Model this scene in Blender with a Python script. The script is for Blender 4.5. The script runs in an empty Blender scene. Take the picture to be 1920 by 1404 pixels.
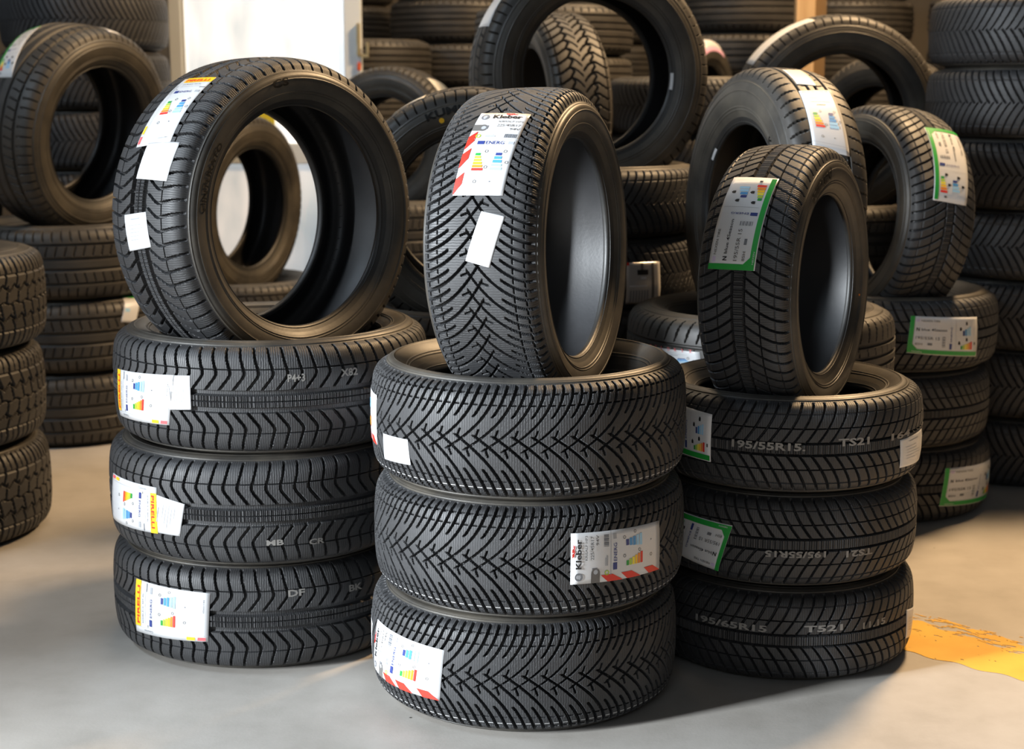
import bpy, bmesh, math, random
import numpy as np

scene = bpy.context.scene
COL = scene.collection

# ---------------------------------------------------------------- camera
cam_data = bpy.data.cameras.new('camera')
cam_data.sensor_fit = 'HORIZONTAL'
cam_data.sensor_width = 36.0
cam_data.lens = 53.98
cam_data.clip_start = .05
cam_data.dof.use_dof = True
cam_data.dof.focus_distance = 2.95
cam_data.dof.aperture_fstop = 4.5
cam = bpy.data.objects.new('camera', cam_data)
cam.location = (0, 0, 1.22137)
cam.rotation_euler = (math.radians(90-10.5236), 0, 0)
COL.objects.link(cam)
scene.camera = cam

# ---------------------------------------------------------------- world, lights, exposure
world = bpy.data.worlds.new('hall_air'); scene.world = world; world.use_nodes = True
bg = world.node_tree.nodes['Background']
bg.inputs['Color'].default_value = (1.0, .92, .84, 1)
bg.inputs['Strength'].default_value = .035

def area(name, loc, aim, sx, sy, watts, colour, spread=180):
    d = bpy.data.lights.new(name, 'AREA'); d.shape = 'RECTANGLE'; d.size = sx; d.size_y = sy
    d.energy = watts; d.color = colour; d.spread = math.radians(spread)
    o = bpy.data.objects.new(name, d); COL.objects.link(o); o.location = loc
    v = np.array(aim, float)-np.array(loc, float)
    import mathutils
    o.rotation_euler = mathutils.Vector(v).to_track_quat('-Z', 'Y').to_euler()
    return o
# daylight falling in through the open gate of the left wall (its far jamb throws the edge across the floor)
area('gate_daylight', (-8.2, -1.25, 2.5), (-.2, 3.0, .4), .9, 2.2, 2250, (.88, .945, 1.0))
area('high_cool_fill', (-3.4, 2.9, 3.4), (.6, 4.7, 1.1), 2.4, .6, 75, (.72, .86, 1.0))  # added cool fill for the rear upright tyres; the wall has no window here
area('front_cool_fill', (-.6, -3.2, 3.4), (.2, 4.2, .6), 3.0, 2.0, 25, (.76, .88, 1.0))  # added weak cool fill from behind the camera, no gate is built there
# warm ceiling lamps hanging over the aisles between the stacks
area('hall_lamp', (2.1, 5.35, 4.0), (.2, 4.0, 0), .6, .6, 250, (1.0, .67, .36))
area('aisle_lamp', (-.2, 6.6, 4.4), (0, 5.8, 0), 3.0, .8, 62, (1.0, .78, .54))

scene.view_settings.view_transform = 'Standard'
scene.view_settings.look = 'None'
scene.view_settings.gamma = 1.0
scene.view_settings.use_curve_mapping = False
scene.view_settings.exposure = 0.35

# ---------------------------------------------------------------- materials
MAT = {}
def new_mat(name):
    m = bpy.data.materials.new(name); m.use_nodes = True; MAT[name] = m
    return m, m.node_tree, m.node_tree.nodes['Principled BSDF']
def flat(name, rgb, rough=.5, spec=.5, **kw):
    m, nt, b = new_mat(name)
    b.inputs['Base Color'].default_value = (*rgb, 1); b.inputs['Roughness'].default_value = rough
    b.inputs['Specular IOR Level'].default_value = spec
    for k, v in kw.items(): b.inputs[k.replace('_', ' ')].default_value = v
    return m
def noise(nt, scale, detail=4., rough=.55, coord='Object', vec=None):
    n = nt.nodes.new('ShaderNodeTexNoise'); n.inputs['Scale'].default_value = scale
    n.inputs['Detail'].default_value = detail; n.inputs['Roughness'].default_value = rough
    if vec is None:
        t = nt.nodes.new('ShaderNodeTexCoord'); vec = t.outputs[coord]
    nt.links.new(vec, n.inputs['Vector'])
    return n
def ramp(nt, fac, stops):
    r = nt.nodes.new('ShaderNodeValToRGB'); e = r.color_ramp.elements
    while len(e) < len(stops): e.new(.5)
    for i, (p, c) in enumerate(stops): e[i].position = p; e[i].color = (*c, 1) if len(c) == 3 else c
    nt.links.new(fac, r.inputs['Fac']); return r
def rubber(name, dark, pale, rough, scale=9., sipes=False, lines=0.):
    m, nt, b = new_mat(name)
    n = noise(nt, scale, 6., .62)
    r = ramp(nt, n.outputs['Fac'], [(.38, dark), (.72, pale)])
    nt.links.new(r.outputs['Color'], b.inputs['Base Color'])
    rr = nt.nodes.new('ShaderNodeMapRange'); rr.inputs['To Min'].default_value = rough-.07; rr.inputs['To Max'].default_value = rough+.10
    n2 = noise(nt, scale*2.7, 3.)
    nt.links.new(n2.outputs['Fac'], rr.inputs['Value']); nt.links.new(rr.outputs['Result'], b.inputs['Roughness'])
    b.inputs['Specular IOR Level'].default_value = .58
    bump = nt.nodes.new('ShaderNodeBump'); bump.inputs['Strength'].default_value = .35; bump.inputs['Distance'].default_value = .0012
    if sipes:                                   # fine saw-cuts across the blocks, laid out on the unrolled tread
        uv = nt.nodes.new('ShaderNodeUVMap'); uv.uv_map = 'unrolled'
        w = nt.nodes.new('ShaderNodeTexWave'); w.wave_type = 'BANDS'; w.bands_direction = 'X'
        w.inputs['Scale'].default_value = 62.; w.inputs['Distortion'].default_value = 1.6
        w.inputs['Detail'].default_value = 1.; w.inputs['Detail Scale'].default_value = 2.2
        nt.links.new(uv.outputs['UV'], w.inputs['Vector'])
        q = ramp(nt, w.outputs['Fac'], [(.0, (0, 0, 0)), (.22, (1, 1, 1))])
        nt.links.new(q.outputs['Color'], bump.inputs['Height'])
        bump.inputs['Strength'].default_value = .5
    else:
        n3 = noise(nt, 160., 2.); nt.links.new(n3.outputs['Fac'], bump.inputs['Height'])
        bump.inputs['Strength'].default_value = .12
    nt.links.new(bump.outputs['Normal'], b.inputs['Normal'])
    return m
rubber('tread_rubber', (.024, .0245, .0265), (.038, .039, .0415), .53, 8., sipes=True)
rubber('tread_rubber_dull', (.028, .026, .024), (.050, .045, .038), .54, 8.)
rubber('sidewall_rubber', (.030, .028, .025), (.080, .071, .057), .46, 7.)
rubber('bead_rubber', (.014, .014, .014), (.026, .025, .023), .48, 10.)
rubber('liner_rubber', (.016, .016, .017), (.028, .028, .030), .42, 5.)
flat('white_paint_line', (.55, .55, .55), .6)
flat('raised_lettering', (.004, .004, .004), .55, .3)
flat('chalk_ink', (.24, .23, .215), .7)
flat('paper', (.66, .67, .685), .38, Coat_Weight=.25, Coat_Roughness=.15)
flat('cream_paper', (.80, .77, .68), .42, Coat_Weight=.2)
flat('foil', (.60, .58, .56), .25, Metallic=.25)
INK = dict(black=(.02, .02, .022), grey=(.17, .18, .20), pale=(.38, .40, .43), yellow=(.95, .55, .02), red=(.75, .035, .02), orange=(.86, .26, .02),
           green=(.02, .33, .05), lime=(.42, .62, .06), lemon=(.90, .76, .05), navy=(.03, .05, .22), blue=(.07, .30, .62),
           sky=(.35, .62, .84), rose=(.80, .12, .13), pink=(.72, .42, .60), lilac=(.60, .52, .70), steel=(.13, .125, .12), white=(.66, .67, .685))
for k, c in INK.items(): flat('ink_'+k, c, .4)

# ---------------------------------------------------------------- small helpers
def tag(o, label=None, cat=None, group=None, kind=None):
    for k, v in (('label', label), ('category', cat), ('group', group), ('kind', kind)):
        if v: o[k] = v
    return o
def obj(name, mesh, parent=None, mats=()):
    for m in mats: mesh.materials.append(MAT[m])
    o = bpy.data.objects.new(name, mesh); COL.objects.link(o)
    if parent: o.parent = parent
    return o
def mesh_from(name, V, F, smooth=True, mi=None):
    me = bpy.data.meshes.new(name); me.from_pydata([tuple(map(float, v)) for v in V], [], [tuple(map(int, f)) for f in F])
    if smooth: me.polygons.foreach_set('use_smooth', [True]*len(me.polygons))
    if mi is not None: me.polygons.foreach_set('material_index', mi)
    me.update(); return me
def mesh_quads(name, V, Q, uv=None, mi=None):
    V = np.asarray(V, np.float32); Q = np.asarray(Q, np.int32); me = bpy.data.meshes.new(name)
    me.vertices.add(len(V)); me.vertices.foreach_set('co', V.ravel())
    me.loops.add(Q.size); me.loops.foreach_set('vertex_index', Q.ravel())
    me.polygons.add(len(Q)); me.polygons.foreach_set('loop_start', np.arange(0, Q.size, 4, dtype=np.int32))
    me.polygons.foreach_set('loop_total', np.full(len(Q), 4, np.int32))
    me.polygons.foreach_set('use_smooth', np.ones(len(Q), bool))
    if mi is not None: me.polygons.foreach_set('material_index', np.asarray(mi, np.int32))
    if uv is not None:
        l = me.uv_layers.new(name='unrolled'); l.data.foreach_set('uv', np.asarray(uv, np.float32).ravel())
    me.update(calc_edges=True); return me
def add_box(V, F, lo, hi):
    b = len(V); x0, y0, z0 = lo; x1, y1, z1 = hi
    V += [(x0, y0, z0), (x1, y0, z0), (x1, y1, z0), (x0, y1, z0), (x0, y0, z1), (x1, y0, z1), (x1, y1, z1), (x0, y1, z1)]
    F += [(b, b+3, b+2, b+1), (b+4, b+5, b+6, b+7), (b, b+1, b+5, b+4), (b+1, b+2, b+6, b+5), (b+2, b+3, b+7, b+6), (b+3, b, b+4, b+7)]
def box_mesh(name, lo, hi, bevel=0.):
    V, F = [], []; add_box(V, F, lo, hi); me = mesh_from(name, V, F, False)
    if bevel:
        bm = bmesh.new(); bm.from_mesh(me)
        bmesh.ops.bevel(bm, geom=list(bm.edges), offset=bevel, segments=2, affect='EDGES'); bm.to_mesh(me); bm.free()
    return me

# ---- tyre geometry (all lengths in metres) ----
KIND = {  # outer radius, section width, bead radius, tread pitches, grid cells (around a pitch, across), groove depth
    'swish': dict(R=.3170, W=.2339, rb=.2159, n=54, cu=26, cs=150, D=.0100),
    'rib':   dict(R=.3486, W=.2388, rb=.2413, n=74, cu=19, cs=150, D=.0095),
    'arrow': dict(R=.2970, W=.2030, rb=.1905, n=75, cu=17, cs=140, D=.0090),
    'vee':   dict(R=.3300, W=.2147, rb=.2032, n=84, cu=10, cs=72, D=.0075),
    'block': dict(R=.3850, W=.2650, rb=.2159, n=54, cu=18, cs=84, D=.0100),
    'slant': dict(R=.3450, W=.2200, rb=.2032, n=66, cu=11, cs=70, D=.0075),
    'slit':  dict(R=.3300, W=.2050, rb=.2080, n=70, cu=10, cs=70, D=.0070),
    'band':  dict(R=.3300, W=.2050, rb=.2032, n=60, cu=8,  cs=64, D=.0085),
    'claw':  dict(R=.3200, W=.2150, rb=.2032, n=56, cu=14, cs=72, D=.0090),
}
def spline(P, m):
    P = np.array(P, float); Q = np.vstack([2*P[0]-P[1], P, 2*P[-1]-P[-2]]); out = []
    for i in range(1, len(Q)-2):
        a, b, c, d = Q[i-1], Q[i], Q[i+1], Q[i+2]
        for t in np.linspace(0, 1, m, endpoint=False):
            out.append(.5*((2*b)+(c-a)*t+(2*a-5*b+4*c-d)*t*t+(3*b-a-3*c+d)*t**3))
    return np.array(out+[Q[-2]])
def profile(R, W, rb):
    h = R-rb
    o = [(0, R), (.15*W, R-.0006), (.28*W, R-.003), (.37*W, R-.0075), (.43*W, R-.017), (.462*W, R-.032),
         (.492*W, rb+.62*h), (.5*W, rb+.5*h), (.488*W, rb+.35*h), (.462*W, rb+.22*h), (.435*W, rb+.13*h),
         (.41*W, rb+.045*h), (.385*W, rb), (.35*W, rb+.003), (.342*W, rb+.10*h)]
    inn = [(.342*W, rb+.10*h), (.40*W, rb+.28*h), (.452*W, rb+.5*h), (.44*W, R-.040), (.40*W, R-.024), (.3*W, R-.017), (0, R-.014)]
    return o, inn
class Section:            # outer contour by arc length s from the crown: position (v, r) and normal
    def __init__(self, k):
        K = KIND[k]; o, inn = profile(K['R'], K['W'], K['rb'])
        p = spline(o, 24); d = np.hypot(*np.diff(p, axis=0).T); self.s = np.concatenate([[0], np.cumsum(d)]); self.p = p
        t = np.gradient(p, axis=0); t /= np.linalg.norm(t, axis=1)[:, None]
        self.n = np.stack([-t[:, 1], t[:, 0]], -1)   # outward: (v, r)
        self.knot = self.s[::24]; self.st = self.knot[5]; self.inner = spline(inn, 5)
    def at(self, s):
        s = np.asarray(s, float); a = np.abs(s); sg = np.where(s < 0, -1., 1.)
        v = np.interp(a, self.s, self.p[:, 0])*sg; r = np.interp(a, self.s, self.p[:, 1])
        nv = np.interp(a, self.s, self.n[:, 0])*sg; nr = np.interp(a, self.s, self.n[:, 1])
        return v, r, nv, nr
    def xyz(self, th, s, off=0.):
        v, r, nv, nr = self.at(s); r = r+nr*off; v = v+nv*off
        return np.stack([r*np.cos(th), r*np.sin(th), v], -1)
def axes(az, ti):
    az, ti = math.radians(az), math.radians(ti)
    a = np.array([math.cos(az)*math.cos(ti), math.sin(az)*math.cos(ti), math.sin(ti)])
    e1 = np.cross([0, 0, 1.], a); e1 /= np.linalg.norm(e1)
    return np.stack([e1, np.cross(a, e1), a], 1)
def lying(kind, x, y, z, R=None, W=None, spin=0., flip=False):      # z: height of the underside
    K = KIND[kind]; R = R or K['R']; W = W or K['W']; c, s = math.cos(spin), math.sin(spin)
    A = np.array([[c, -s, 0], [s, c, 0], [0, 0, 1.]])
    if flip: A = A@np.diag([1., -1., -1.])
    return dict(kind=kind, A=A@np.diag([R/K['R'], R/K['R'], (W-.0035)/K['W']]), c=np.array([x, y, z+W/2]), base=np.array([x, y, z]))
def standing(kind, x, y, z, az, ti, R=None, W=None, spin=0., flip=False):   # z: height of the centre
    K = KIND[kind]; R = R or K['R']; W = W or K['W']; c, s = math.cos(spin), math.sin(spin)
    A = axes(az, ti)
    if flip: A = A@np.diag([1., -1., -1.])
    A = A@np.array([[c, -s, 0], [s, c, 0], [0, 0, 1.]])
    return dict(kind=kind, A=A@np.diag([R/K['R'], R/K['R'], W/K['W']]), c=np.array([x, y, z]), base=np.array([x, y, z-R]))

# ---------------------------------------------------------------- where the tyres are
TY = {}
def put(key, t): TY[key] = t
# the three stacks in front
for i, (x, y) in enumerate([(.0246, 3.0649), (.0349, 3.0533), (.0333, 3.0389)]):
    put('C%d' % i, lying('swish', x, y, i*.2339, spin=.3+i*1.7))
for i, (x, y) in enumerate([(-.5658, 3.4252), (-.5564, 3.3955), (-.5381, 3.3994)]):
    put('L%d' % i, lying('rib', x, y, i*.2388, spin=.2+i*1.3, flip=(i == 1)))
for i, (x, y) in enumerate([(.5971, 3.3092), (.5972, 3.3170), (.5980, 3.3074)]):
    put('R%d' % i, lying('arrow', x, y, i*.2030, spin=.5+i*1.1, flip=(i != 1)))
# tyres standing upright in the mouths of the stacks
put('Cs', standing('swish', .040, 3.056, .9110, -20.4, 2.1, R=.3140, W=.2350, flip=False))
put('Ls', standing('rib', -.539, 3.4031, .9480, -41.5, 1.2, R=.3420, W=.2660, flip=False))
put('Rs', standing('arrow', .5941, 3.2964, .8110, -29.3, .9, R=.2950, W=.2090, flip=True))
put('Ms', standing('slant', .662, 3.955, .9230, -163.4, 2.4, R=.3520, W=.2085))
put('Bs', standing('slit', .225, 4.60, 1.259, -75.1, 1.6, R=.3497, W=.2210))
put('Ks', standing('slit', -.105, 4.02, .9095, -87.5, -2.7, R=.3188, W=.2080))
put('Ns', standing('arrow', 1.081, 4.52, .854, -158.1, 5.9, R=.3213, W=.2287))
put('Ts', standing('slit', 1.094, 5.30, 1.118, -86.1, -2.9, R=.3514, W=.2160))
put('Ds', standing('slit', -1.53, 5.45, 1.082, -28.3, -8.2, R=.3630, W=.2700))
put('Ps', standing('slit', -1.085, 6.00, .772, -25.1, -3.5, R=.3600, W=.2150))
put('Qs', standing('slant', -.48, 6.30, 1.013, -112, 0, R=.300, W=.205))
put('Xs', standing('claw', .15, 5.40, 1.155, -163, -2, R=.325, W=.215))
put('Us', standing('slit', 1.43, 5.95, 1.03, -140, 0, R=.32, W=.20))
put('Vs', standing('slit', .757, 6.60, 1.13, -30, 0, R=.30, W=.20))
STACK = {  # key: kind, x, y, count, R, W
    'A': ('block', -1.69, 4.20, 3, .385, .265), 'D': ('slit', -1.60, 5.50, 3, .350, .2550),
    'K': ('slit', -.112, 4.02, 3, .315, .2250), 'B': ('vee', .225, 4.60, 5, .340, .2016),
    'M': ('slant', .640, 3.96, 3, .345, .225), 'N': ('arrow', 1.10, 4.52, 3, .325, .2170),
    'F': ('vee', 1.65, 4.93, 7, .330, .2147), 'T': ('slit', 1.094, 5.30, 4, .320, .2115),
    'P': ('slit', -1.075, 6.00, 3, .335, .1670), 'E': ('vee', -1.70, 6.25, 8, .325, .2280),
    'G': ('vee', -2.40, 6.20, 8, .330, .2230), 'H': ('band', -.70, 7.15, 7, .330, .2057),
    'I': ('band', -.26, 7.60, 9, .330, .2050), 'Q': ('slit', -.48, 6.30, 3, .310, .2630),
    'X': ('slit', .15, 5.40, 4, .320, .2285), 'Y': ('band', .17, 6.35, 8, .320, .1930),
    'Z': ('vee', .68, 5.95, 6, .320, .2113), 'V': ('slit', .757, 6.60, 4, .320, .2290),
    'J': ('band', 1.07, 7.20, 8, .330, .2100), 'O': ('band', 1.65, 7.80, 9, .330, .2060),
    'S': ('band', -.95, 8.30, 9, .330, .2060), 'b': ('band', .42, 8.05, 9, .330, .2060), 'c': ('band', .98, 8.38, 9, .330, .2060),
    'W': ('band', 2.30, 7.40, 9, .330, .2060), 'U': ('slit', 1.43, 5.95, 4, .315, .1930),
}
_r = random.Random(4)
for k, (kind, x, y, n, R, W) in STACK.items():
    for i in range(n):
        j = .006 if k not in 'NA' else .012
        put('%s%d' % (k, i), lying(kind, x+_r.uniform(-j, j), y+_r.uniform(-j, j), i*W, R=R, W=W, spin=_r.uniform(0, 6.28), flip=_r.random() < .35))

# ---------------------------------------------------------------- the hall: floor, painted line, rear wall, door
m, nt, b = new_mat('concrete')
tc = nt.nodes.new('ShaderNodeTexCoord')
n1 = noise(nt, 1.1, 6., .6); n2 = noise(nt, 9., 8., .65); n3 = noise(nt, 140., 2.)
mixn = nt.nodes.new('ShaderNodeMath'); mixn.operation = 'MULTIPLY_ADD'; mixn.inputs[1].default_value = .55
nt.links.new(n1.outputs['Fac'], mixn.inputs[0])
sc = nt.nodes.new('ShaderNodeMath'); sc.operation = 'MULTIPLY'; sc.inputs[1].default_value = .45
nt.links.new(n2.outputs['Fac'], sc.inputs[0]); nt.links.new(sc.outputs[0], mixn.inputs[2])
r1 = ramp(nt, mixn.outputs[0], [(.32, (.36, .335, .30)), (.5, (.44, .412, .375)), (.68, (.50, .472, .435))])
vor = nt.nodes.new('ShaderNodeTexVoronoi'); vor.inputs['Scale'].default_value = 11.; vor.inputs['Randomness'].default_value = 1.
nt.links.new(tc.outputs['Object'], vor.inputs['Vector'])
spk = ramp(nt, vor.outputs['Distance'], [(.03, (.18, .17, .16)), (.05, (1, 1, 1))])
sel = ramp(nt, noise(nt, 2.3, 2.).outputs['Fac'], [(.56, (0, 0, 0)), (.60, (1, 1, 1))])
mx = nt.nodes.new('ShaderNodeMix'); mx.data_type = 'RGBA'; mx.blend_type = 'MULTIPLY'
nt.links.new(sel.outputs['Color'], mx.inputs[0]); nt.links.new(r1.outputs['Color'], mx.inputs[6]); nt.links.new(spk.outputs['Color'], mx.inputs[7])
nt.links.new(mx.outputs[2], b.inputs['Base Color'])
rr = nt.nodes.new('ShaderNodeMapRange'); rr.inputs['To Min'].default_value = .40; rr.inputs['To Max'].default_value = .62
nt.links.new(n2.outputs['Fac'], rr.inputs['Value']); nt.links.new(rr.outputs['Result'], b.inputs['Roughness'])
b.inputs['Specular IOR Level'].default_value = .35
bp = nt.nodes.new('ShaderNodeBump'); bp.inputs['Strength'].default_value = .08; bp.inputs['Distance'].default_value = .002
nt.links.new(n3.outputs['Fac'], bp.inputs['Height']); nt.links.new(bp.outputs['Normal'], b.inputs['Normal'])
tag(obj('floor', box_mesh('floor', (-7, -4, -.2), (7, 9, 0)), mats=['concrete']), kind='structure')

m, nt, b = new_mat('plaster')
r1 = ramp(nt, noise(nt, 2.2, 6.).outputs['Fac'], [(.3, (.075, .062, .046)), (.7, (.12, .10, .076))])
nt.links.new(r1.outputs['Color'], b.inputs['Base Color']); b.inputs['Roughness'].default_value = .8
tag(obj('wall_back', box_mesh('wall_back', (-7, 8.8, 0), (7, 9, 5)), mats=['plaster']), kind='structure')

# left wall with the open gate beside the photographer
V, F = [], []
add_box(V, F, (-3.85, -4, 0), (-3.65, -2.6, 3.6)); add_box(V, F, (-3.85, 1.44, 0), (-3.65, 8.8, 3.6)); add_box(V, F, (-3.85, -2.6, 3.2), (-3.65, 1.44, 3.6))
tag(obj('wall_left', mesh_from('wall_left', V, F, False), mats=['plaster']), kind='structure')

# worn yellow floor stripe: a thin coat of paint, flaked away along its far edge
m, nt, b = new_mat('floor_paint')
r1 = ramp(nt, noise(nt, 6., 5.).outputs['Fac'], [(.3, (.72, .38, .03)), (.7, (.84, .50, .06))])
nt.links.new(r1.outputs['Color'], b.inputs['Base Color']); b.inputs['Roughness'].default_value = .5
def stripe():
    a, c = np.array([1.02, 3.423]), np.array([1.02, 3.100]); u = np.array([.770, -.638])
    rng = random.Random(7); V, F = [], []; nx, ny = 520, 90; L = 1.9
    def wob(x, y): return math.sin(x*7.1+y*3)*.4+math.sin(x*17.3-y*11)*.3+math.sin(x*41+y*29)*.2+math.sin(x*83-y*57)*.15
    idx = {}
    def vid(i, j):
        if (i, j) not in idx:
            x = -.35+L*i/nx; t = j/ny; p = c*(1-t)+a*t+u*x
            p = p+np.array([-u[1], u[0]])*.006*math.sin(x*60+t*9)
            idx[i, j] = len(V); V.append((p[0], p[1], .0008))
        return idx[i, j]
    for i in range(nx):
        for j in range(ny):
            t = (j+.5)/ny; x = L*i/nx
            if t > .52 and wob(x*3.1, t*5.5)+(t-.52)*2.2 > .72: continue
            if wob(x*5+3, t*9+1) > .93: continue
            F.append((vid(i, j), vid(i+1, j), vid(i+1, j+1), vid(i, j+1)))
    return mesh_from('floor_stripe', V, F, False)
tag(obj('floor_stripe', stripe(), mats=['floor_paint']), 'worn yellow painted stripe on the concrete floor at right', 'floor marking')

# white framed door in the rear, daylight behind its frosted upper pane
flat('white_enamel', (.82, .87, .90), .35)
flat('grey_enamel', (.60, .62, .62), .4)
flat('brass', (.62, .48, .25), .35, Metallic=.8)
flat('orange_plastic', (.75, .14, .05), .45)
m, nt, b = new_mat('frosted_daylight')
tc = nt.nodes.new('ShaderNodeTexCoord'); mp = nt.nodes.new('ShaderNodeMapping'); mp.inputs['Scale'].default_value = (5., 1., 1.6)
nt.links.new(tc.outputs['Object'], mp.inputs['Vector'])
nn = noise(nt, 1.6, 3., .5, vec=mp.outputs['Vector'])
rp = ramp(nt, nn.outputs['Fac'], [(.36, (.66, .73, .77)), (.60, (1, 1, 1))])
nt.links.new(rp.outputs['Color'], b.inputs['Base Color']); nt.links.new(rp.outputs['Color'], b.inputs['Emission Color'])
b.inputs['Emission Strength'].default_value = .62; b.inputs['Roughness'].default_value = .25
m2 = m.copy(); m2.name = 'glowing_panel'; MAT['glowing_panel'] = m2; m2.node_tree.nodes['Principled BSDF'].inputs['Emission Strength'].default_value = .36  # added glow stands in for daylight falling on the opaque lower panel
X0, X1, Y0 = -1.475, -.648, 6.75
door = bpy.data.objects.new('door_1', None); COL.objects.link(door); door.location = ((X0+X1)/2, Y0, 0)
tag(door, kind='structure')
hw = (X1-X0)/2
def dpart(name, lo, hi, mat, bevel=.004, parent=None):
    o = obj(name, box_mesh(name, lo, hi, bevel), parent or door, [mat]); return o
dpart('door_stile', (-hw, 0, 0), (-hw+.055, .05, 2.35), 'white_enamel')
dpart('door_stile', (hw-.075, 0, 0), (hw, .05, 2.35), 'white_enamel')
dpart('door_rail', (-hw+.055, 0, 2.27), (hw-.075, .05, 2.35), 'white_enamel')
dpart('door_rail', (-hw+.055, 0, .90), (hw-.075, .05, .99), 'white_enamel')
dpart('door_rail', (-hw+.055, 0, 0), (hw-.075, .05, .12), 'white_enamel')
dpart('door_pane', (-hw+.055, .018, .99), (hw-.075, .030, 2.27), 'frosted_daylight', .001)
dpart('door_panel', (-hw+.055, .015, .12), (hw-.075, .035, .90), 'glowing_panel', .002)
dpart('door_sticker', (-.09, .0135, 1.035), (.03, .0178, 1.16), 'ink_lemon', 0)
dpart('door_bead', (-hw+.055, .006, 1.0), (-hw+.068, .018, 2.26), 'white_enamel', .002)
hd = dpart('door_handle', (hw-.018, -.022, 1.36), (hw-.004, 0, 1.50), 'brass', .004)
dpart('handle_grip', (hw-.004, -.022, 1.355), (hw+.034, -.006, 1.37), 'brass', .003, hd)
dpart('handle_tip', (hw+.022, -.022, 1.37), (hw+.034, -.006, 1.42), 'brass', .003, hd)
dpart('lock_tab', (hw-.018, -.016, 1.30), (hw-.002, 0, 1.335), 'orange_plastic', .003)

# timber post of the storage rack
m, nt, b = new_mat('pine')
tc = nt.nodes.new('ShaderNodeTexCoord'); mp = nt.nodes.new('ShaderNodeMapping'); mp.inputs['Scale'].default_value = (9., 9., .6)
nt.links.new(tc.outputs['Object'], mp.inputs['Vector'])
nn = noise(nt, 3., 6., .6, vec=mp.outputs['Vector'])
rp = ramp(nt, nn.outputs['Fac'], [(.3, (.46, .30, .15)), (.7, (.66, .47, .27))])
nt.links.new(rp.outputs['Color'], b.inputs['Base Color']); b.inputs['Roughness'].default_value = .6
flat('old_timber', (.17, .105, .045), .7)
post = bpy.data.objects.new('rack_post', None); COL.objects.link(post); post.location = (1.212, 6.52, 0)
tag(post, 'pale timber rack post rising among the brown tyres at the rear', 'post')
obj('post_board', box_mesh('post_board', (-.040, -.02, 0), (.040, .02, 1.78), .003), post, ['pine'])
obj('post_backing', box_mesh('post_backing', (-.012, .02, 0), (.094, .07, 1.95), .003), post, ['old_timber'])

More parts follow.
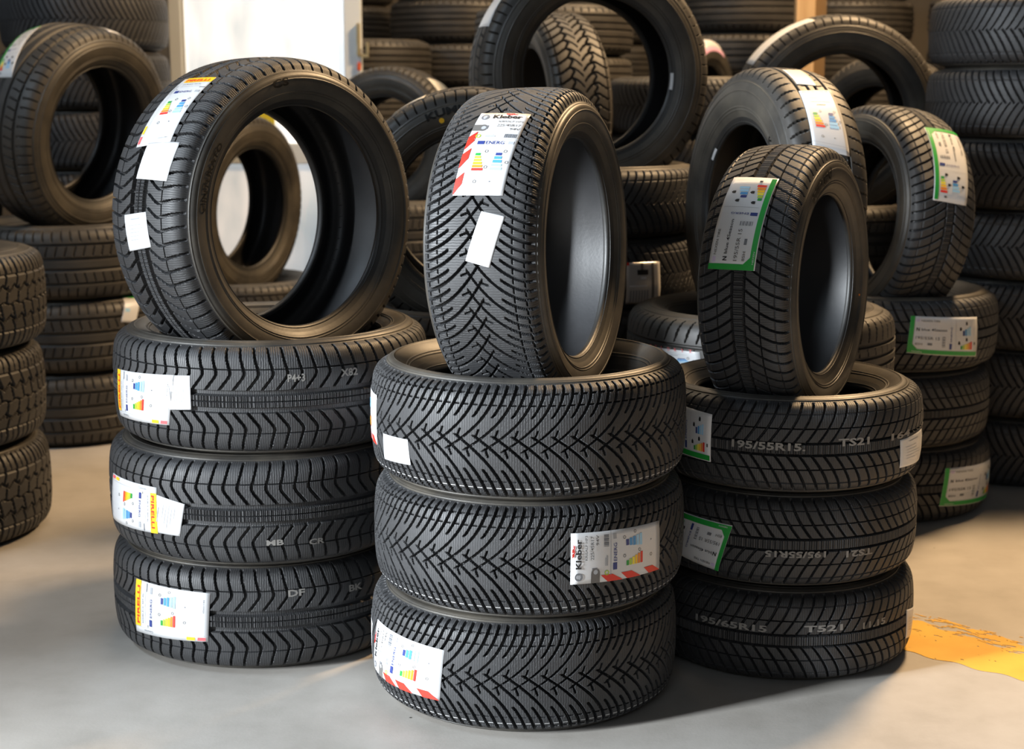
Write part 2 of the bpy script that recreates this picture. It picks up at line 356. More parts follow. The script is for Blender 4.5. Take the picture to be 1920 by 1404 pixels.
# ---------------------------------------------------------------- tread patterns: groove depth 0..1 over the unrolled tread (millimetres)
def cut(d, w): return np.clip((w/2-d)/1.1+.5, 0, 1)
def near(U, c, P): return np.abs((U-c+P/2) % P-P/2)
def tri(x): return np.abs((x % 1)*2-1)*2-1
def tread_depth(kind, U, s, P, st):
    a = np.abs(s)/st; U = -U if kind == 'swish' else U; g = np.zeros_like(U)
    def add(x):
        nonlocal g
        g = np.maximum(g, x)
    def ring(at, w, depth=1.): add(depth*cut(np.abs(np.abs(s)-at*st), w))
    if kind == 'swish':
        for sd in (1, -1):
            t = s*sd/st; c = 78*np.abs(1-t)**2.1+(P/2 if sd < 0 else 0); cs = 1/np.sqrt(1+(164*np.abs(1-t)**1.1/st)**2)
            on = np.clip((t+.13)*30, 0, 1); wd = 3.2+2.4*np.clip(t, 0, .8)
            add(on*cut(near(U, c, P)*cs, wd))
            add(np.clip((t-.40)*25, 0, 1)*cut(near(U, c+P/2, P)*cs, wd*.92))
            c2 = -46*t+P*.18+(P/2 if sd < 0 else 0); m = np.clip(1-np.abs(t-.15)/.075, 0, 1)
            add(np.clip(m*3, 0, 1)*cut(near(U, c2, P)*.9, 2.6)*.9)
            for tt in (.60, .78):
                ph = ((U-c)/(P/2)) % 1
                add(.9*cut(np.abs(t-tt)*st, 2.2)*((ph > .36) & (ph < .86)))
    elif kind == 'rib':
        aa = np.array([.0, .19, .27, .40, .455, .50, .56, .70, .85, 1.]); cc = np.array([-14, -12, -4.5, 8, 11.3, 11.6, 10, 5.2, 2., 0])
        c = np.interp(a, aa, cc); sl = np.interp(a, aa, np.gradient(cc, aa))/st; cs = 1/np.sqrt(1+sl**2)
        add((a > .185)*cut(near(U, c, P)*cs, 4.4+.8*(a < .6)))
        ring(.148, .085*st); ring(.0, 1.2, .6); ring(.545, 1.5, .6)
        add((a < .10)*cut(near(U, 0, 4.0), 1.0)*.35)
        add(cut(np.abs(np.abs(s)-.148*st), .085*st)*0)
    elif kind == 'arrow':
        for sd in (1, -1):
            t = s*sd/st; q = np.clip((1-t)/.88, 0, 1); c = 44*q**1.75+(P/2 if sd < 0 else 0); cs = 1/np.sqrt(1+(44*1.75*q**.75/.88/st)**2)
            add((t > .10)*cut(near(U, c, P)*cs, 3.0+1.4*t))
        ring(.115, 3.0); ring(.40, 2.0, .9); ring(.68, 1.2, .45)
        add((a < .09)*cut(near(U, 0, 5.0), 1.1)*.35)
    elif kind == 'vee':
        for sd in (1, -1):
            t = s*sd/st; q = np.clip(1-t, 0, 2); c = 50*q**1.6+(P/2 if sd < 0 else 0); cs = 1/np.sqrt(1+(80*q**.6/st)**2)
            add(np.clip((t+.03)*30, 0, 1)*cut(near(U, c, P)*cs, 3.0+1.6*np.clip(t, 0, 1)))
        ring(.62, 1.8, .5)
    elif kind == 'block':
        z = tri(U/P)*8.
        add(cut(np.abs(np.abs(s)-(.30*st+z)), 6.5)); add(cut(np.abs(s-tri(U/P+.5)*4), 4.)*.8)
        for sd in (1, -1):
            t = s*sd/st; c = 22*(1-t)+(P/2 if sd < 0 else 0)+5*np.sin(t*9)
            add((t > .30)*cut(near(U, c, P), 6.0+4*np.clip(t-.5, 0, .5)))
            add(((t > .58) & (t < .97))*cut(near(U, c+P*.5, P), 3.2)*.7)
            add(((t > 0) & (t < .34))*cut(near(U, -30*t+P*.3+(P/2 if sd < 0 else 0), P)*.85, 5.0))
            add(((t > .52) & (t < .60))*cut(np.abs(t-.56)*st, 3.)*.8)
    elif kind == 'slant':
        ring(.10, 7.5); ring(.36, 8.)
        for sd in (1, -1):
            t = s*sd/st; c = 30*(1-t)+(P/2 if sd < 0 else 0)
            add(((t > .44) & (t < .96))*cut(near(U, c, P)*.93, 1.0+3.6*np.sin(np.clip((t-.42)/.55, 0, 1)*3.14)))
            add(((t > .14) & (t < .30))*cut(near(U, 18*t, P), 2.0)*.7)
    elif kind == 'slit':
        ring(.14, 7.); ring(.50, 6.)
        for sd in (1, -1):
            t = s*sd/st; c = 10*(1-t)**2+(P/2 if sd < 0 else 0)
            add((t > .60)*cut(near(U, c, P), 3.0)); add(((t > .2) & (t < .46))*cut(near(U, 34*t, P)*.85, 2.6))
    elif kind == 'band':
        ring(0, 7.); ring(.27, 8.); ring(.55, 8.)
        add((a > .66)*cut(near(U, 0, P), 2.4)*.8)
    elif kind == 'claw':
        z = tri(U/P)*6
        add(cut(np.abs(np.abs(s)-(.33*st+z)), 6.)); add(cut(np.abs(np.abs(s)-.72*st), 4.))
        for sd in (1, -1):
            t = s*sd/st; c = 60*t*(t < .4)+24*(t >= .4)+(P/2 if sd < 0 else 0)
            add((t > 0)*cut(near(U, c+12*np.sin(t*6), P), 7.))
    return g*np.clip((.985-a)/.03, 0, 1)

SEC = {k: Section(k) for k in KIND}
PARTS = {}
def tyre_parts(kind):
    if kind in PARTS: return PARTS[kind]
    K = KIND[kind]; S = SEC[kind]; st = S.st; dull = kind in ('band', 'claw', 'slit', 'slant', 'block')
    # tread: a grid bent round the crown and shoulders, sunk along its normals where the grooves run
    nu = K['n']*K['cu']; ns = K['cs']; th = np.arange(nu)/nu*2*np.pi; sv = np.linspace(-st, st, ns+1)
    TH, SV = np.meshgrid(th, sv, indexing='ij'); P = 2*np.pi*K['R']*1000/K['n']
    g = tread_depth(kind, TH*K['R']*1000, SV*1000, P, st*1000)
    V = S.xyz(TH, SV, -g*K['D']).reshape(-1, 3)
    i, j = np.meshgrid(np.arange(nu), np.arange(ns), indexing='ij'); i1 = (i+1) % nu; w = ns+1
    Q = np.stack([i*w+j, i1*w+j, i1*w+j+1, i*w+j+1], -1).reshape(-1, 4)
    us = np.stack([i, i+1, i+1, i], -1).reshape(-1, 4)/nu*2*np.pi*K['R']; vs = sv[np.stack([j, j, j+1, j+1], -1).reshape(-1, 4)]
    mi = None
    if kind == 'swish':                       # thin white line painted along the lands of one shoulder
        sm = (sv[j]+sv[j+1]).ravel()/2*1000; gm = np.maximum.reduce([g[i, j], g[i1, j], g[i, j+1], g[i1, j+1]]).ravel()
        mi = ((np.abs(sm+st*1000*.715) < 1.0) & (gm < .2)).astype(np.int32)
    tread = mesh_quads('tread', V, Q, np.stack([us, vs], -1), mi)
    tread.materials.append(MAT['tread_rubber_dull' if dull else 'tread_rubber'])
    tread.polygons.foreach_set('use_smooth', np.zeros(len(Q), bool))      # crisp block edges
    if kind == 'swish': tread.materials.append(MAT['white_paint_line'])
    # sidewalls, beads and the inner liner are turned shapes
    def turned(name, pts, seg, mat, flip=False):
        pts = np.asarray(pts, float); n = len(pts); t = np.arange(seg)/seg*2*np.pi
        T, I = np.meshgrid(t, np.arange(n), indexing='ij')
        V = np.stack([pts[I, 1]*np.cos(T), pts[I, 1]*np.sin(T), pts[I, 0]], -1).reshape(-1, 3)
        a, c = np.meshgrid(np.arange(seg), np.arange(n-1), indexing='ij'); a1 = (a+1) % seg
        q = [a*n+c, a1*n+c, a1*n+c+1, a*n+c+1]
        if flip: q = q[::-1]
        me = mesh_quads(name, V, np.stack(q, -1).reshape(-1, 4)); me.materials.append(MAT[mat]); return me
    def contour(s0, s1, m, sg, ridges=()):
        s = np.unique(np.concatenate([np.linspace(s0, s1, m)]+[s0+(s1-s0)*np.array([r-.022, r-.012, r, r+.012, r+.022]) for r in ridges]))
        v, r, nv, nr = S.at(s); off = np.zeros_like(s)
        for rr in ridges: off += .0016*np.clip(1-np.abs((s-s0)/(s1-s0)-rr)/.018, 0, 1)
        return np.stack([(v+nv*off)*sg, r+nr*off], -1)
    seg = 144
    out = [('tread', tread)]
    for sg in (1, -1):
        out.append(('sidewall', turned('sidewall', contour(st-.0005, S.knot[10], 20, sg, (.06, .30, .72, .80)), seg, 'sidewall_rubber', sg > 0)))
        out.append(('bead', turned('bead', contour(S.knot[10], S.s[-1], 18, sg, (.30,)), seg, 'bead_rubber', sg > 0)))
    p = S.inner; full = np.vstack([p, (p*[-1, 1])[::-1][1:]])
    out.append(('inner_liner', turned('inner_liner', full, seg, 'liner_rubber', True)))
    PARTS[kind] = out
    return out

# ---------------------------------------------------------------- print and paper
GLYPH = {}
def glyphs(txt, bold, fine=False):
    if (txt, bold, fine) in GLYPH: return GLYPH[txt, bold, fine]
    cu = bpy.data.curves.new('type', 'FONT'); cu.body = txt; cu.size = 1.; cu.resolution_u = 2; cu.offset = .03 if bold else .004
    o = bpy.data.objects.new('type', cu); COL.objects.link(o)
    me = bpy.data.meshes.new_from_object(o.evaluated_get(bpy.context.evaluated_depsgraph_get()))
    bm = bmesh.new(); bm.from_mesh(me); bmesh.ops.triangulate(bm, faces=bm.faces)
    if fine: bmesh.ops.subdivide_edges(bm, edges=list(bm.edges), cuts=5, use_grid_fill=True)
    bm.verts.index_update()
    V = np.array([v.co[:2] for v in bm.verts]); F = [[v.index for v in f.verts] for f in bm.faces]
    bm.free(); bpy.data.objects.remove(o); bpy.data.curves.remove(cu); bpy.data.meshes.remove(me)
    V[:, 0] -= V[:, 0].min(); V /= .70     # cap height 1
    GLYPH[txt, bold, fine] = (V, F); return V, F
class Sheet:
    """A paper label bent over the tread: four corners (degrees round the tyre, mm across the tread), read from its own top left."""
    def __init__(self, kind, q, lift=.0009):
        self.S = SEC[kind]; self.q = np.array(q, float); self.lift = lift; R = KIND[kind]['R']*1000
        m = np.stack([np.radians(self.q[:, 0])*R, self.q[:, 1]], -1)
        self.w = (np.hypot(*(m[1]-m[0]))+np.hypot(*(m[2]-m[3])))/2; self.h = (np.hypot(*(m[3]-m[0]))+np.hypot(*(m[2]-m[1])))/2
        self.V, self.F, self.M, self.mats = [], [], [], []
    def pos(self, x, y, off):
        x = np.asarray(x, float)[..., None]; y = np.asarray(y, float)[..., None]
        p = (1-x)*y*self.q[0]+x*y*self.q[1]+x*(1-y)*self.q[2]+(1-x)*(1-y)*self.q[3]
        return self.S.xyz(np.radians(p[..., 0]), p[..., 1]/1000, self.lift+off)
    def mat(self, m):
        if m not in self.mats: self.mats.append(m)
        return self.mats.index(m)
    def put(self, xy, F, ink, off=.0007):
        b = len(self.V); xy = np.asarray(xy); self.V += [tuple(p) for p in self.pos(xy[:, 0], xy[:, 1], off)]
        k = self.mat('ink_'+ink)
        for f in F: self.F.append(tuple(b+i for i in f)); self.M.append(k)
    def rect(self, x0, y0, x1, y1, ink, skew=0., off=.0007):
        nx = max(1, int(abs(x1-x0)*self.w/12)); ny = max(1, int(abs(y1-y0)*self.h/12))
        xy = [(x0+(x1-x0)*i/nx+skew*j/ny, y0+(y1-y0)*j/ny) for i in range(nx+1) for j in range(ny+1)]
        self.put(xy, [(i*(ny+1)+j, (i+1)*(ny+1)+j, (i+1)*(ny+1)+j+1, i*(ny+1)+j+1) for i in range(nx) for j in range(ny)], ink, off)
    def slope(self, x0, x1, a0, a1, b0, b1, ink, n=8):      # upright sides, slanting ends
        xy = [(x0+(x1-x0)*i/n, (a0+(b0-a0)*i/n)*(1-j/n)+(a1+(b1-a1)*i/n)*j/n) for i in range(n+1) for j in range(n+1)]
        self.put(xy, [(i*(n+1)+j, (i+1)*(n+1)+j, (i+1)*(n+1)+j+1, i*(n+1)+j+1) for i in range(n) for j in range(n)], ink)
    def disc(self, x, y, r, ink, n=14, hole=0.):
        t = np.arange(n)/n*2*np.pi; c, s = np.cos(t), np.sin(t)
        if hole:
            xy = [(x+r*k*a/self.w, y+r*k*b_/self.h) for k in (1, hole) for a, b_ in zip(c, s)]
            self.put(xy, [(i, (i+1) % n, n+(i+1) % n, n+i) for i in range(n)], ink)
        else: self.put([(x+r*a/self.w, y+r*b_/self.h) for a, b_ in zip(c, s)], [tuple(range(n))], ink)
    def text(self, t, x, y, h, ink, turn=0, width=None, bold=False, off=.0010):   # x, y in 0..1, h = cap height in mm
        V, F = glyphs(t, bold); V = V*h
        if width: V = V*[width/max(V[:, 0].max(), 1e-6), 1]
        if turn == 90: V = np.stack([-V[:, 1], V[:, 0]], -1)
        if turn == -90: V = np.stack([V[:, 1], -V[:, 0]], -1)
        self.put(np.stack([x+V[:, 0]/self.w, y+V[:, 1]/self.h], -1), F, ink, off)
    def finish(self, parent, paper='paper', curl=0., name='label'):
        nx, ny = 10, 14; x, y = np.meshgrid(np.linspace(0, 1, nx+1), np.linspace(0, 1, ny+1), indexing='ij')
        wav = .00012*np.sin(x*9+y*5)*np.sin(y*13)+curl*np.clip(np.abs(x-.5)*2-.8, 0, 1)**2*.08
        V = np.concatenate([self.pos(x, y, wav).reshape(-1, 3), self.pos(x, y, wav-.00035).reshape(-1, 3)]); n = (nx+1)*(ny+1)
        F = [(i*(ny+1)+j, (i+1)*(ny+1)+j, (i+1)*(ny+1)+j+1, i*(ny+1)+j+1) for i in range(nx) for j in range(ny)]
        rim = [i*(ny+1) for i in range(nx+1)]+[nx*(ny+1)+j for j in range(1, ny+1)]+[i*(ny+1)+ny for i in range(nx-1, -1, -1)]+[j for j in range(ny-1, 0, -1)]
        F = F+[tuple(n+k for k in f[::-1]) for f in F]+[(rim[k], rim[k-1], n+rim[k-1], n+rim[k]) for k in range(len(rim))]
        o = obj(name, mesh_from(name, V, F), parent, [paper])
        if self.F:
            if self.mats: obj('label_print', mesh_from('label_print', self.V, self.F, False, self.M), o, self.mats)['kind'] = 'stuff'
        return o
def energy(sh, x0, y0, x1, y1, turn=False):
    """European tyre label: class letters, efficiency arrows and wet-grip bars. turn lays it on its side."""
    def T(u, v): return (x0+(x1-x0)*u, y0+(y1-y0)*v) if not turn else (x0+(x1-x0)*(1-v), y0+(y1-y0)*u)
    def R(u0, v0, u1, v1, ink):
        a, b_ = T(u0, v0), T(u1, v1); sh.rect(min(a[0], b_[0]), min(a[1], b_[1]), max(a[0], b_[0]), max(a[1], b_[1]), ink)
    for k, ink in enumerate(['green', 'lime', 'lemon', 'yellow', 'orange', 'red']): R(.12, .74-k*.062, .24+k*.030, .74-k*.062+.050, ink)
    for k, ink in enumerate(['navy', 'blue', 'blue', 'sky', 'sky']): R(.60-.012*k, .74-k*.075, .74+.022*k, .74-k*.075+.058, ink)
    sz = 3.6
    for t, u, v in (('C', .36, .83), ('C', .44, .50), ('B', .80, .83), ('C', .90, .60), ('G', .26, .22)):
        px, py = T(u, v); sh.disc(px, py, sz*.95, 'steel', 10, .70); 
    px, py = T(.62, .22); sh.disc(px, py, 1.6, 'grey', 8)
def label_on(kind, parent, name, q):
    sh = Sheet(kind, q); t = sh
    if name == 'pirelli':
        t.rect(.13, .905, 1., 1., 'yellow'); t.text('PIRELLI', .18, .922, 8.6, 'red', width=sh.w*.72, bold=True)
        t.text('235/45 R19  99Y XL', .20, .855, 4.0, 'grey', width=sh.w*.58); t.text('CINTURATO ALL SEASON', .20, .82, 2.6, 'pale', width=sh.w*.62)
        t.rect(.82, .80, .98, .812, 'grey')
        t.rect(.17, .715, .30, .755, 'navy'); t.text('ENERG', .34, .718, 6., 'navy', width=sh.w*.36); t.rect(.80, .718, .93, .752, 'pale')
        t.rect(.14, .775, .19, .783, 'steel')
        energy(sh, .14, .16, 1., .70); t.text('2020/740', .58, .06, 3., 'grey', width=sh.w*.28)
        t.rect(.118, 0., .124, 1., 'pale'); t.text('Cinturato', .09, .70, 5.2, 'grey', 90, bold=False)
        t.rect(.02, .03, .085, .12, 'rose'); t.rect(.02, .15, .085, .25, 'yellow')
        t.finish(parent)
    elif name == 'kleber':
        t.disc(.14, .925, 8., 'grey', 18, .62); t.disc(.14, .925, 4., 'pale', 12)
        t.text('Kleber', .30, .905, 10.5, 'black', width=sh.w*.58, bold=True)
        for k in range(2): t.put([(.55+k*.09, .968), (.63+k*.09, .968), (.60+k*.09, .988), (.52+k*.09, .988)], [(0, 1, 2, 3)], 'red'); t.put([(.60+k*.09, .962), (.66+k*.09, .962), (.69+k*.09, .978), (.63+k*.09, .978)], [(0, 1, 2, 3)], 'rose')
        t.text('KRISALP HP3', .46, .845, 5., 'steel', width=sh.w*.48)
        t.text('225/45R17', .46, .785, 6.6, 'steel', width=sh.w*.46); t.text('94V', .74, .735, 6.0, 'steel', width=sh.w*.2)
        # printed picture of a tyre at the edge of the sheet
        t.rect(.0, .725, .20, .81, 'steel'); t.disc(.20, .767, 9.0, 'steel', 14); t.disc(.215, .767, 4.6, 'pale', 12); t.rect(.255, .75, .30, .80, 'grey')
        t.disc(.18, .655, 5., 'lime', 12, .6); t.rect(.32, .645, .52, .66, 'pale'); t.rect(.32, .665, .48, .672, 'pale')
        for k in range(9): t.rect(.70+k*.026, .635, .70+k*.026+.012+.006*(k % 3), .685, 'grey')
        t.rect(.0, .612, 1., .617, 'pale')
        t.rect(.22, .55, .36, .592, 'navy'); t.text('ENERG', .39, .552, 7.4, 'navy', width=sh.w*.36); t.rect(.83, .555, .94, .59, 'pale')
        energy(sh, .16, .02, 1., .56)
        for y0 in (.595, .385, .115): t.slope(0, .14, y0-.11, y0+.05, y0+.0, y0+.12, 'red')
        t.finish(parent)
    elif name == 'nexen':
        t.rect(.0, .02, .055, 1., 'green'); t.rect(.055, .02, .985, .13, 'green'); t.put([(.055, .13), (.055, .26), (.12, .13)], [(0, 1, 2)], 'green')
        t.text('NEXEN', .012+.045, .045, 3.2, 'white', width=sh.w*.0+sh.w*.12)
        t.rect(.07, .86, .12, .93, 'lilac'); t.text('NEXEN TIRE', .14, .865, 5.2, 'steel', width=sh.w*.25)
        t.text('N', .085, .62, 8.4, 'black', bold=True); t.text('blue 4Season', .15, .63, 6.6, 'black', width=sh.w*.34)
        t.text('195/55R 15', .085, .40, 7.6, 'steel', width=sh.w*.31); t.text('85H', .085, .24, 6.0, 'steel', width=sh.w*.09); t.rect(.24, .25, .30, .31, 'grey')
        for k in range(8): t.rect(.43, .22+k*.035, .475, .22+k*.035+.012+.008*(k % 2), 'grey')
        t.rect(.535, .05+.12, .57, .32, 'navy'); t.text('ENERG', .567, .36, 4.6, 'navy', 90, width=sh.h*.38)
        for k, ink in enumerate(['green', 'lime', 'lemon', 'yellow', 'orange', 'red']): t.rect(.705+k*.033, .18, .705+k*.033+.027, .27+k*.022, ink)
        for k, ink in enumerate(['navy', 'blue', 'sky', 'sky']): t.rect(.735+k*.036, .53, .735+k*.036+.028, .66+k*.03, ink)
        for px, py in ((.68, .34), (.70, .70), (.80, .43), (.80, .84)): t.put([(px-.016, py-.04), (px+.016, py-.04), (px+.016, py+.02), (px, py+.055), (px-.016, py+.02)], [(0, 1, 2, 3, 4)], 'black')
        t.rect(.93, .30, .955, .37, 'steel'); t.rect(.625, .18, .628, .95, 'pale')
        t.finish(parent)
    elif name == 'energy':
        for k in range(7): t.text('CTEDR2Z'[k], .05+k*.13, .925, 8., 'rose')
        t.rect(.1, .83, .6, .845, 'pale'); t.rect(.2, .76, .8, .772, 'pale'); t.rect(.36, .70, .62, .72, 'grey')
        energy(sh, .06, .05, .98, .70); t.rect(0, .10, 1, .104, 'pale')
        t.finish(parent)
    elif name == 'silver':
        t.rect(.0, .93, .08, 1., 'red'); t.rect(.30, .70, .62, .82, 'black'); t.rect(.40, .82, .48, .97, 'steel'); t.rect(.40, .60, .56, .66, 'white')
        t.rect(.72, .05, .80, .98, 'steel'); t.rect(.08, .42, .58, .46, 'white')
        for k in range(7): t.rect(.10+k*.08, .05, .13+k*.08, .34, 'grey')
        t.finish(parent, 'foil')
    elif name == 'blank': t.finish(parent)
    elif name == 'cream': t.finish(parent, 'cream_paper')
    elif name == 'pinkend': t.rect(0, 0, 1, .34, 'pink'); t.finish(parent)
    elif name == 'greenend': t.rect(0, .86, 1, 1, 'green'); t.rect(.1, .3, .4, .4, 'sky'); t.finish(parent)
    else:                                            # plain stock slip with a few faint lines of type
        for k in range(5): t.rect(.16+.05*rng.random(), .28+k*.10, .5+.35*rng.random(), .28+k*.10+.012, 'pale')
        if rng.random() < .5: t.rect(.3, .84, .7, .87, 'pale')
        t.finish(parent)
def ink_on_tread(kind, parent, txt, deg, s_mm, h, width, ink='chalk_ink', flip=False, name='ink_marking'):
    V, F = glyphs(txt, True); S = SEC[kind]; R = KIND[kind]['R']*1000; V = V*h
    V = V*[width/V[:, 0].max(), 1]; V[:, 0] -= width/2; V[:, 1] -= h/2
    sg = -1 if flip else 1
    P = S.xyz(np.radians(deg)+V[:, 0]*sg/R, (s_mm+V[:, 1]*sg)/1000, .0006)
    obj(name, mesh_from(name, P, F, False), parent, [ink])
def on_sidewall(kind, parent, txt, deg, frac, h, width, side, mat='raised_lettering', name='raised_lettering', lift=.0020):
    """Raised lettering: reads clockwise seen from outside; frac = 0 at the tread edge, 1 at the bead."""
    V, F = glyphs(txt, True, True); S = SEC[kind]; V = V*[width/V[:, 0].max(), h]; V[:, 0] -= width/2; V[:, 1] -= h/2
    s = S.st+(S.knot[10]-S.st)*frac; v, r, _, _ = S.at(s); rr = r*1000
    P = S.xyz(np.radians(deg)-V[:, 0]/rr*side, (s-V[:, 1]/1000)*side, lift)
    obj(name, mesh_from(name, P, F, False), parent, [mat])
def on_sidewall_patch(kind, parent, deg, frac, w, h, side, mat, name, round_=False):
    S = SEC[kind]; s = S.st+(S.knot[10]-S.st)*frac; r = S.at(s)[1]*1000
    if round_: uv = [(math.cos(t)*w/2, math.sin(t)*h/2) for t in np.arange(14)/14*6.283]; F = [tuple(range(14))]
    else: uv = [(-w/2+w*i/4, -h/2+h*j/4) for i in range(5) for j in range(5)]; F = [(i*5+j, i*5+5+j, i*5+6+j, i*5+1+j) for i in range(4) for j in range(4)]
    uv = np.array(uv); obj(name, mesh_from(name, S.xyz(np.radians(deg)+uv[:, 0]/r, (s+uv[:, 1]/1000)*side, .0012), F), parent, [mat])

import mathutils
ROOT = {}
# mouths pressed down by the tyre standing in them: which tyre stands there, how far (m)
SAG = {'C2': ('Cs', .052), 'R2': ('Rs', .026), 'M2': ('Ms', .036), 'B4': ('Bs', .018), 'N2': ('Ns', .088), 'P2': ('Ps', .030)}
def sagged(me, t, other, amount):
    K = KIND[t['kind']]; A = t['A']; e = np.linalg.inv(A)@np.array([*TY[other]['A'][:2, 2], 0.]); ax = math.atan2(e[1], e[0])
    up = 1. if A[2, 2] > 0 else -1.
    n = len(me.vertices); V = np.empty(n*3, np.float32); me.vertices.foreach_get('co', V); V = V.reshape(-1, 3)
    r = np.hypot(V[:, 0], V[:, 1]); th = np.arctan2(V[:, 1], V[:, 0]); mid = K['rb']+.55*(K['R']-K['rb'])
    w = np.clip((mid-r)/(mid-K['rb']), 0, 1)*(V[:, 2]*up > 0)
    d = np.abs(np.cos(th-ax)); g = .25+.75*np.exp(-(d/.95)**2)
    V[:, 2] -= up*amount/abs(A[2, 2])*w*g
    m2 = me.copy(); m2.vertices.foreach_set('co', V.ravel()); m2.update(); return m2
def build_tyre(key, t, text, group):
    root = bpy.data.objects.new('all_terrain_tyre' if t['kind'] == 'block' else 'car_tyre', None); COL.objects.link(root)
    root.location = t['base']; root.empty_display_size = .05
    tag(root, text, 'tyre', group)
    M = mathutils.Matrix.Translation(t['c']-t['base']) @ mathutils.Matrix([list(r)+[0] for r in t['A']]+[[0, 0, 0, 1]])
    for nm, me in tyre_parts(t['kind']):
        if key in SAG and nm != 'tread': me = sagged(me, t, *SAG[key])
        o = bpy.data.objects.new(nm, me); COL.objects.link(o); o.parent = root; o.matrix_local = M
    ROOT[key] = (root, M)
    return root
def dress(key, fn, *a, **k):            # adds a part made in the tyre's own frame
    root, M = ROOT[key]; before = set(root.children)
    fn(TY[key]['kind'], root, *a, **k)
    for o in root.children:
        if o not in before: o.matrix_local = M

LABELS = {  # label design, corners from its own top left: (degrees round the tyre, mm across the tread)
    'L2': [('pirelli', [[47.3, -67.2], [48.95, 37.9], [83.75, 50.6], [80.45, -58.2]]), ('plain', [[81.01, -24.3], [79.12, 48.1], [89.95, 52.2], [89.98, -19.6]])],
    'L0': [('pirelli', [[-147.82, -57.9], [-146.33, 64.7], [-112.6, 62.8], [-113.98, -46.2]])],
    'L1': [('pirelli', [[-152.21, -48.5], [-151.98, 52.4], [-116.1, 64.5], [-121.94, -47.0]]), ('plain', [[-151.94, -33.3], [-149.14, 50.5], [-161.57, 50.2], [-164.14, -21.4]])],
    'Ls': [('pirelli', [[120.33, -39.1], [119.87, 52.2], [150.56, 56.3], [152.93, -40.5]]), ('blank', [[151.14, -6.8], [150.45, 81.2], [164.63, 75.4], [164.16, -13.7]]), ('plain', [[176.83, -42.1], [175.34, 25.5], [187.33, 33.6], [189.47, -36.8]])],
    'Cs': [('kleber', [[121.69, -32.3], [122.64, 67.0], [157.33, 51.4], [157.1, -45.7]]), ('blank', [[162.59, 13.7], [164.37, 58.7], [181.22, 30.5], [178.94, -15.2]])],
    'C1': [('kleber', [[168.87, -39.0], [169.02, 61.1], [207.27, 54.9], [207.62, -44.4]])],
    'C0': [('kleber', [[175.12, -65.6], [183.66, 56.0], [223.78, 51.1], [221.58, -54.7]]), ('blank', [[158, -62], [163, 40], [175, 30], [169, -66]])],
    'C2': [('blank', [[-4.64, -16.3], [11.68, -12.1], [12.7, -61.9], [-4.98, -68.8]]), ('kleber', [[-49, -46], [-49, 54], [-11.5, 52], [-11.5, -48]])],
    'Rs': [('nexen', [[-168.98, 65.2], [-127.22, 53.6], [-128.12, -41.4], [-169.08, -32.2]])],
    'R2': [('nexen', [[-47.42, -72.0], [-75.79, -59.3], [-75.83, 42.3], [-48.27, 33.5]]), ('plain', [[-158.16, -2.3], [-181.22, -5.7], [-186.53, 68.7], [-159.79, 59.9]])],
    'R1': [('nexen', [[143.43, -74.0], [112.62, -50.5], [119.09, 42.8], [149.73, 32.9]])],
    'R0': [('plain', [[61.67, -22.2], [43.65, -2.2], [47.36, 59.9], [60.32, 46.5]])],
    'Ns': [('nexen', [[54.4, -82.6], [10.2, -46.9], [11.59, 52.0], [54.34, 23.6]])],
    'N2': [('nexen', [[4.71, 59.2], [43.12, 47.1], [44.62, -61.3], [3.12, -38.9]])],
    'N0': [('nexen', [[153.69, -55.3], [102.14, -40.4], [107.65, 70.2], [156.46, 48.5]])],
    'Ms': [('energy', [[56.38, 43.4], [58.07, -51.9], [24.07, -42.5], [27.42, 55.5]]), ('cream', [[78.62, 28.5], [79.57, -27.1], [60.49, -21.2], [61.59, 34.8]])],
    'Ds': [('nexen', [[107.21, -59.7], [150.13, 5.9], [152.2, -53.0], [114.71, -80.7]]), ('blank', [[84.11, 25.8], [80.71, 50.5], [77.25, 83.8], [86.7, 82.4]])],
    'Bs': [('blank', [[136.59, -53.5], [136.32, 44.7], [157.07, 65.6], [156.51, -40.1]])],
    'B3': [('silver', [[-173.81, 42.9], [-155.45, 40.5], [-154.01, -88.6], [-173.39, -87.4]])],
    'M2': [('energy', [[173.78, -27.7], [145.64, -32.5], [144.5, 5.9], [171.19, 26.5]])],
    'D1': [('greenend', [[-34.56, -135.5], [-44.35, -119.0], [-36.05, -32.6], [-26.01, -38.2]])],
    'Ts': [('blank', [[147.51, -66.2], [147.95, 50.9], [106.87, 73.7], [107.9, 3.1]])],
    'Ks': [('cream', [[129.56, -24.6], [112.43, 53.7], [111.06, -4.5], [128.02, -24.7]])],
    'Qs': [('cream', [[57.42, 25.5], [51.48, -77.4], [40.45, -79.9], [41.67, 50.7]])],
    'Vs': [('pinkend', [[98.23, 68.9], [74.32, 84.6], [62.5, 134.5], [112.59, 135.0]])],
}
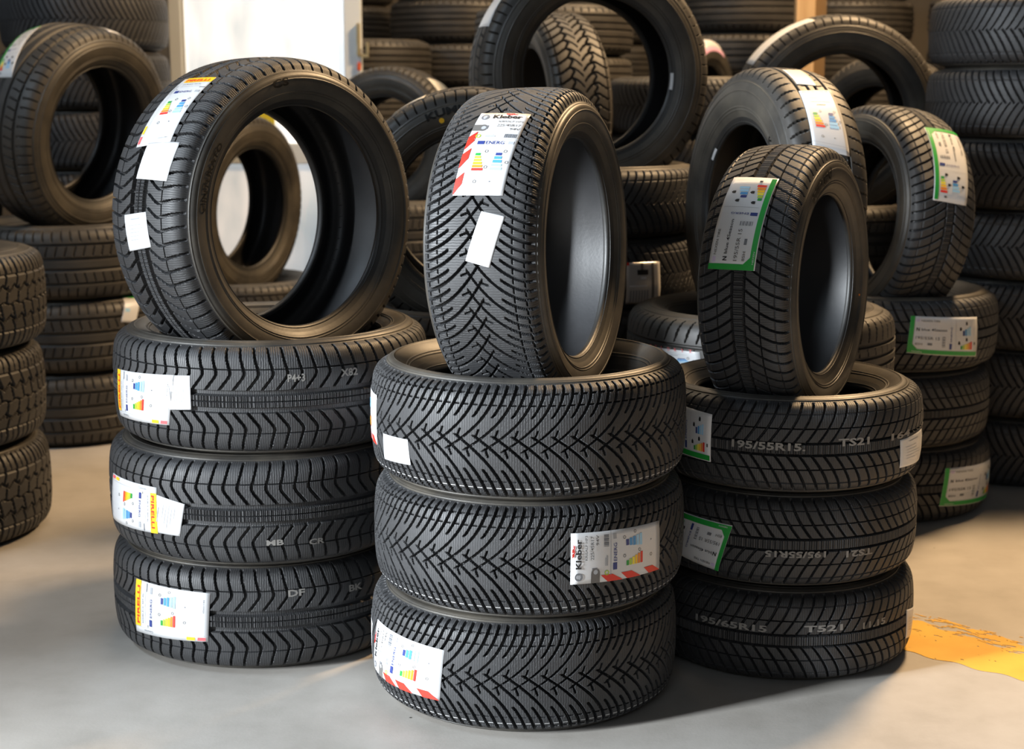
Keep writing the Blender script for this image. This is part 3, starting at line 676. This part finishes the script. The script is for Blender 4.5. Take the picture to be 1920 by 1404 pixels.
# ---------------------------------------------------------------- what each tyre is called
ORD = ['lowest', 'second', 'third', 'fourth', 'fifth', 'sixth', 'seventh', 'eighth', 'ninth']
SAY = {
 'C0': 'bottom winter tyre of front centre stack, large red-cornered label at its left',
 'C1': 'middle winter tyre of front centre stack, lettered label towards its right',
 'C2': 'top lying winter tyre of front centre stack, small blank slip at left',
 'Cs': 'winter tyre standing upright in front centre stack with red-edged label and blank slip',
 'L0': 'bottom ribbed tyre of front left stack, yellow-banded label close to the floor',
 'L1': 'middle ribbed tyre of front left stack, yellow band upside down beside a white slip',
 'L2': 'top lying ribbed tyre of front left stack, yellow-banded label overlapped by white slip',
 'Ls': 'large ribbed tyre standing upright on front left stack with label and two white slips',
 'R0': 'bottom dark tyre of front right stack beside the yellow floor stripe',
 'R1': 'middle dark tyre of front right stack with upside-down green-edged label',
 'R2': 'top lying tyre of front right stack with green-edged label and chalky digits',
 'Rs': 'tyre standing upright on front right stack with long green-edged label',
 'Ms': 'tyre standing behind the front right upright one, crumpled white label on its tread',
 'Bs': 'big upright tyre facing the viewer at top centre behind the front stack',
 'Ks': 'upright tyre with yellow dot on its sidewall between the two big front tyres',
 'Ns': 'upright tyre at right with green-edged label beside the tall arrow-tread stack',
 'Ts': 'upright tyre with long white strip arching behind the crumpled-label tyre',
 'Ds': 'upright tyre at far left with green-topped label, on the dark stack',
 'Ps': 'upright tyre seen through the opening of the large front left tyre',
 'Qs': 'small upright tyre with cream label just right of the white door',
 'Xs': 'brown chunky-tread tyre seen through the big upright centre tyre',
 'Us': 'dark upright tyre seen through the arching tyre at upper right',
 'Vs': 'rear upright tyre with pink-ended label right of the big centre tyre',
}
STACK_SAY = {
 'A': ('tyre of the chunky all-terrain stack cut by the left picture edge', 'all-terrain tyres at the left edge'),
 'D': ('tyre of the dark stack at left behind the all-terrain tyres', 'dark stack at left'),
 'K': ('tyre of the stack under the yellow-dot tyre', 'stack under the yellow-dot tyre'),
 'B': ('tyre of the arrow-tread stack under the big upright centre tyre', 'stack under the big centre tyre'),
 'M': ('tyre of the stack under the crumpled-label tyre', 'stack under the crumpled-label tyre'),
 'N': ('tyre of the green-labelled stack at right behind the front right one', 'green-labelled stack at right'),
 'F': ('tyre of the tall arrow-tread stack at the right picture edge', 'tall stack at the right edge'),
 'T': ('tyre of the stack under the arching white-strip tyre', 'stack under the arching tyre'),
 'P': ('tyre of the low stack seen through the large front left tyre', 'low stack before the door'),
 'E': ('tyre of the tall rear stack left of the white door', 'tall rear stack left of the door'),
 'G': ('tyre of the rear stack in the upper left picture corner', 'rear stack in the upper left corner'),
 'H': ('tyre of the brown rear stack next to the white door', 'brown rear stack by the door'),
 'I': ('tyre of the brown rear stack left of the big centre tyre', 'brown rear stack left of centre'),
 'Q': ('tyre of the stack under the small cream-label tyre', 'stack under the cream-label tyre'),
 'X': ('tyre of the stack under the brown chunky-tread tyre', 'stack under the chunky-tread tyre'),
 'Y': ('tyre of the banded rear stack seen through the big centre tyre', 'banded rear stack behind the centre tyre'),
 'Z': ('tyre of the grey stack just right behind the big centre tyre', 'grey stack right of the centre tyre'),
 'V': ('tyre of the stack under the pink-ended label tyre', 'stack under the pink-label tyre'),
 'J': ('tyre of the brown rear stack left of the timber post', 'brown rear stack left of the post'),
 'O': ('tyre of the brown rear stack right of the timber post', 'brown rear stack right of the post'),
 'W': ('tyre of the brown rear stack behind the tall right edge stack', 'brown rear stack at far right'),
 'S': ('tyre of the hindmost brown stack beside the white door', 'hindmost stack by the door'),
 'b': ('tyre of the hindmost brown stack behind the big centre tyre', 'hindmost stack behind the centre tyre'),
 'c': ('tyre of the hindmost brown stack left of the timber post', 'hindmost stack left of the post'),
 'U': ('tyre of the stack under the dark upright tyre at upper right', 'stack under the dark upright tyre'),
}
GROUP = dict(C='front centre stack', L='front left stack', R='front right stack')
for key, t in TY.items():
    if key in SAY: text, group = SAY[key], ('tyres standing upright' if key[1] == 's' else GROUP[key[0]])
    else:
        say, group = STACK_SAY[key[0]]; i = int(key[1]); n = STACK[key[0]][3]
        text = '%s %s' % ('top' if i == n-1 else ORD[i], say)
    build_tyre(key, t, text, group)

# ---------------------------------------------------------------- labels, ink and lettering on the tyres
rng = random.Random(11)
for key, lst in LABELS.items():
    for name, q in lst: dress(key, label_on, name, q)
# ink stamped on the treads (degrees round the tyre, mm across the tread, height, length, turned over)
for key, txt, deg, s, h, w, fl in [
    ('R2', '195/55R15.', -99.4, -5.8, 15, 150, True),
    ('R2', 'TS21', -133.8, -13.9, 15, 72, True),
    ('R2', '164', -159.2, -12.9, 14, 70, True),
    ('R1', '195/55R15', 175.1, -19.7, 13, 125, True),
    ('R1', 'TS21', -157.8, -22.9, 13, 66, True),
    ('R0', '195/65R15', 147.9, -24.7, 13, 160, True),
    ('R0', 'T521', 109.7, -27.8, 13, 84, True),
    ('R0', '11.15', 85.8, -23.6, 13, 66, True),
    ('L2', 'P4+3', 126.3, 48.8, 15, 36, False),
    ('L2', 'X82', 145.2, 51.6, 15, 40, False),
    ('L1', 'MB', 164.8, 58.4, 12, 36, True),
    ('L1', 'CR', 150.3, 63.4, 12, 34, True),
    ('L0', 'DF', -82.6, 60.0, 14, 36, False),
    ('L0', 'BK', -60.1, 50.3, 14, 34, False),]:
    dress(key, ink_on_tread, txt, deg, s, h, w, flip=fl)
# raised lettering on the sidewalls (degrees, 0 = tread edge .. 1 = bead, height, length, which face)
for key, txt, deg, f, h, w, side in [
    ('Rs', 'NEXEN', -114.0, 0.38, 25, 125, -1),
    ('Ks', 'KUMHO', 100.0, 0.24, 19, 150, 1),
    ('Ls', 'CS', 102.5, 0.34, 16, 46, 1),
    ('Ls', 'CINTURATO', 159.2, 0.56, 13, 150, 1),
    ('Ms', 'K', 43.5, 0.79, 22, 20, 1),
    ]:
    dress(key, on_sidewall, txt, deg, f, h, w, side)
for key, deg, f, w, h, side, mat, name, rnd in [
    ('Ks', 107.7, 0.50, 14, 14, 1, 'ink_yellow', 'paint_dot', True),
    ('Bs', -4.5, 1.14, 45, 8, 1, 'paper', 'barcode_tag', False),
    ('Ms', 143.9, 1.13, 36, 7, 1, 'paper', 'barcode_tag', False),
    ('Rs', 12.5, 0.82, 5, 5, -1, 'ink_orange', 'paint_dot', True),
    ]:
    dress(key, on_sidewall_patch, deg, f, w, h, side, mat, name, rnd)
# the upright front tyre has no painted line
for o in ROOT['Cs'][0].children:
    if o.name.startswith('tread'): o.material_slots[1].link = 'OBJECT'; o.material_slots[1].material = MAT['tread_rubber']
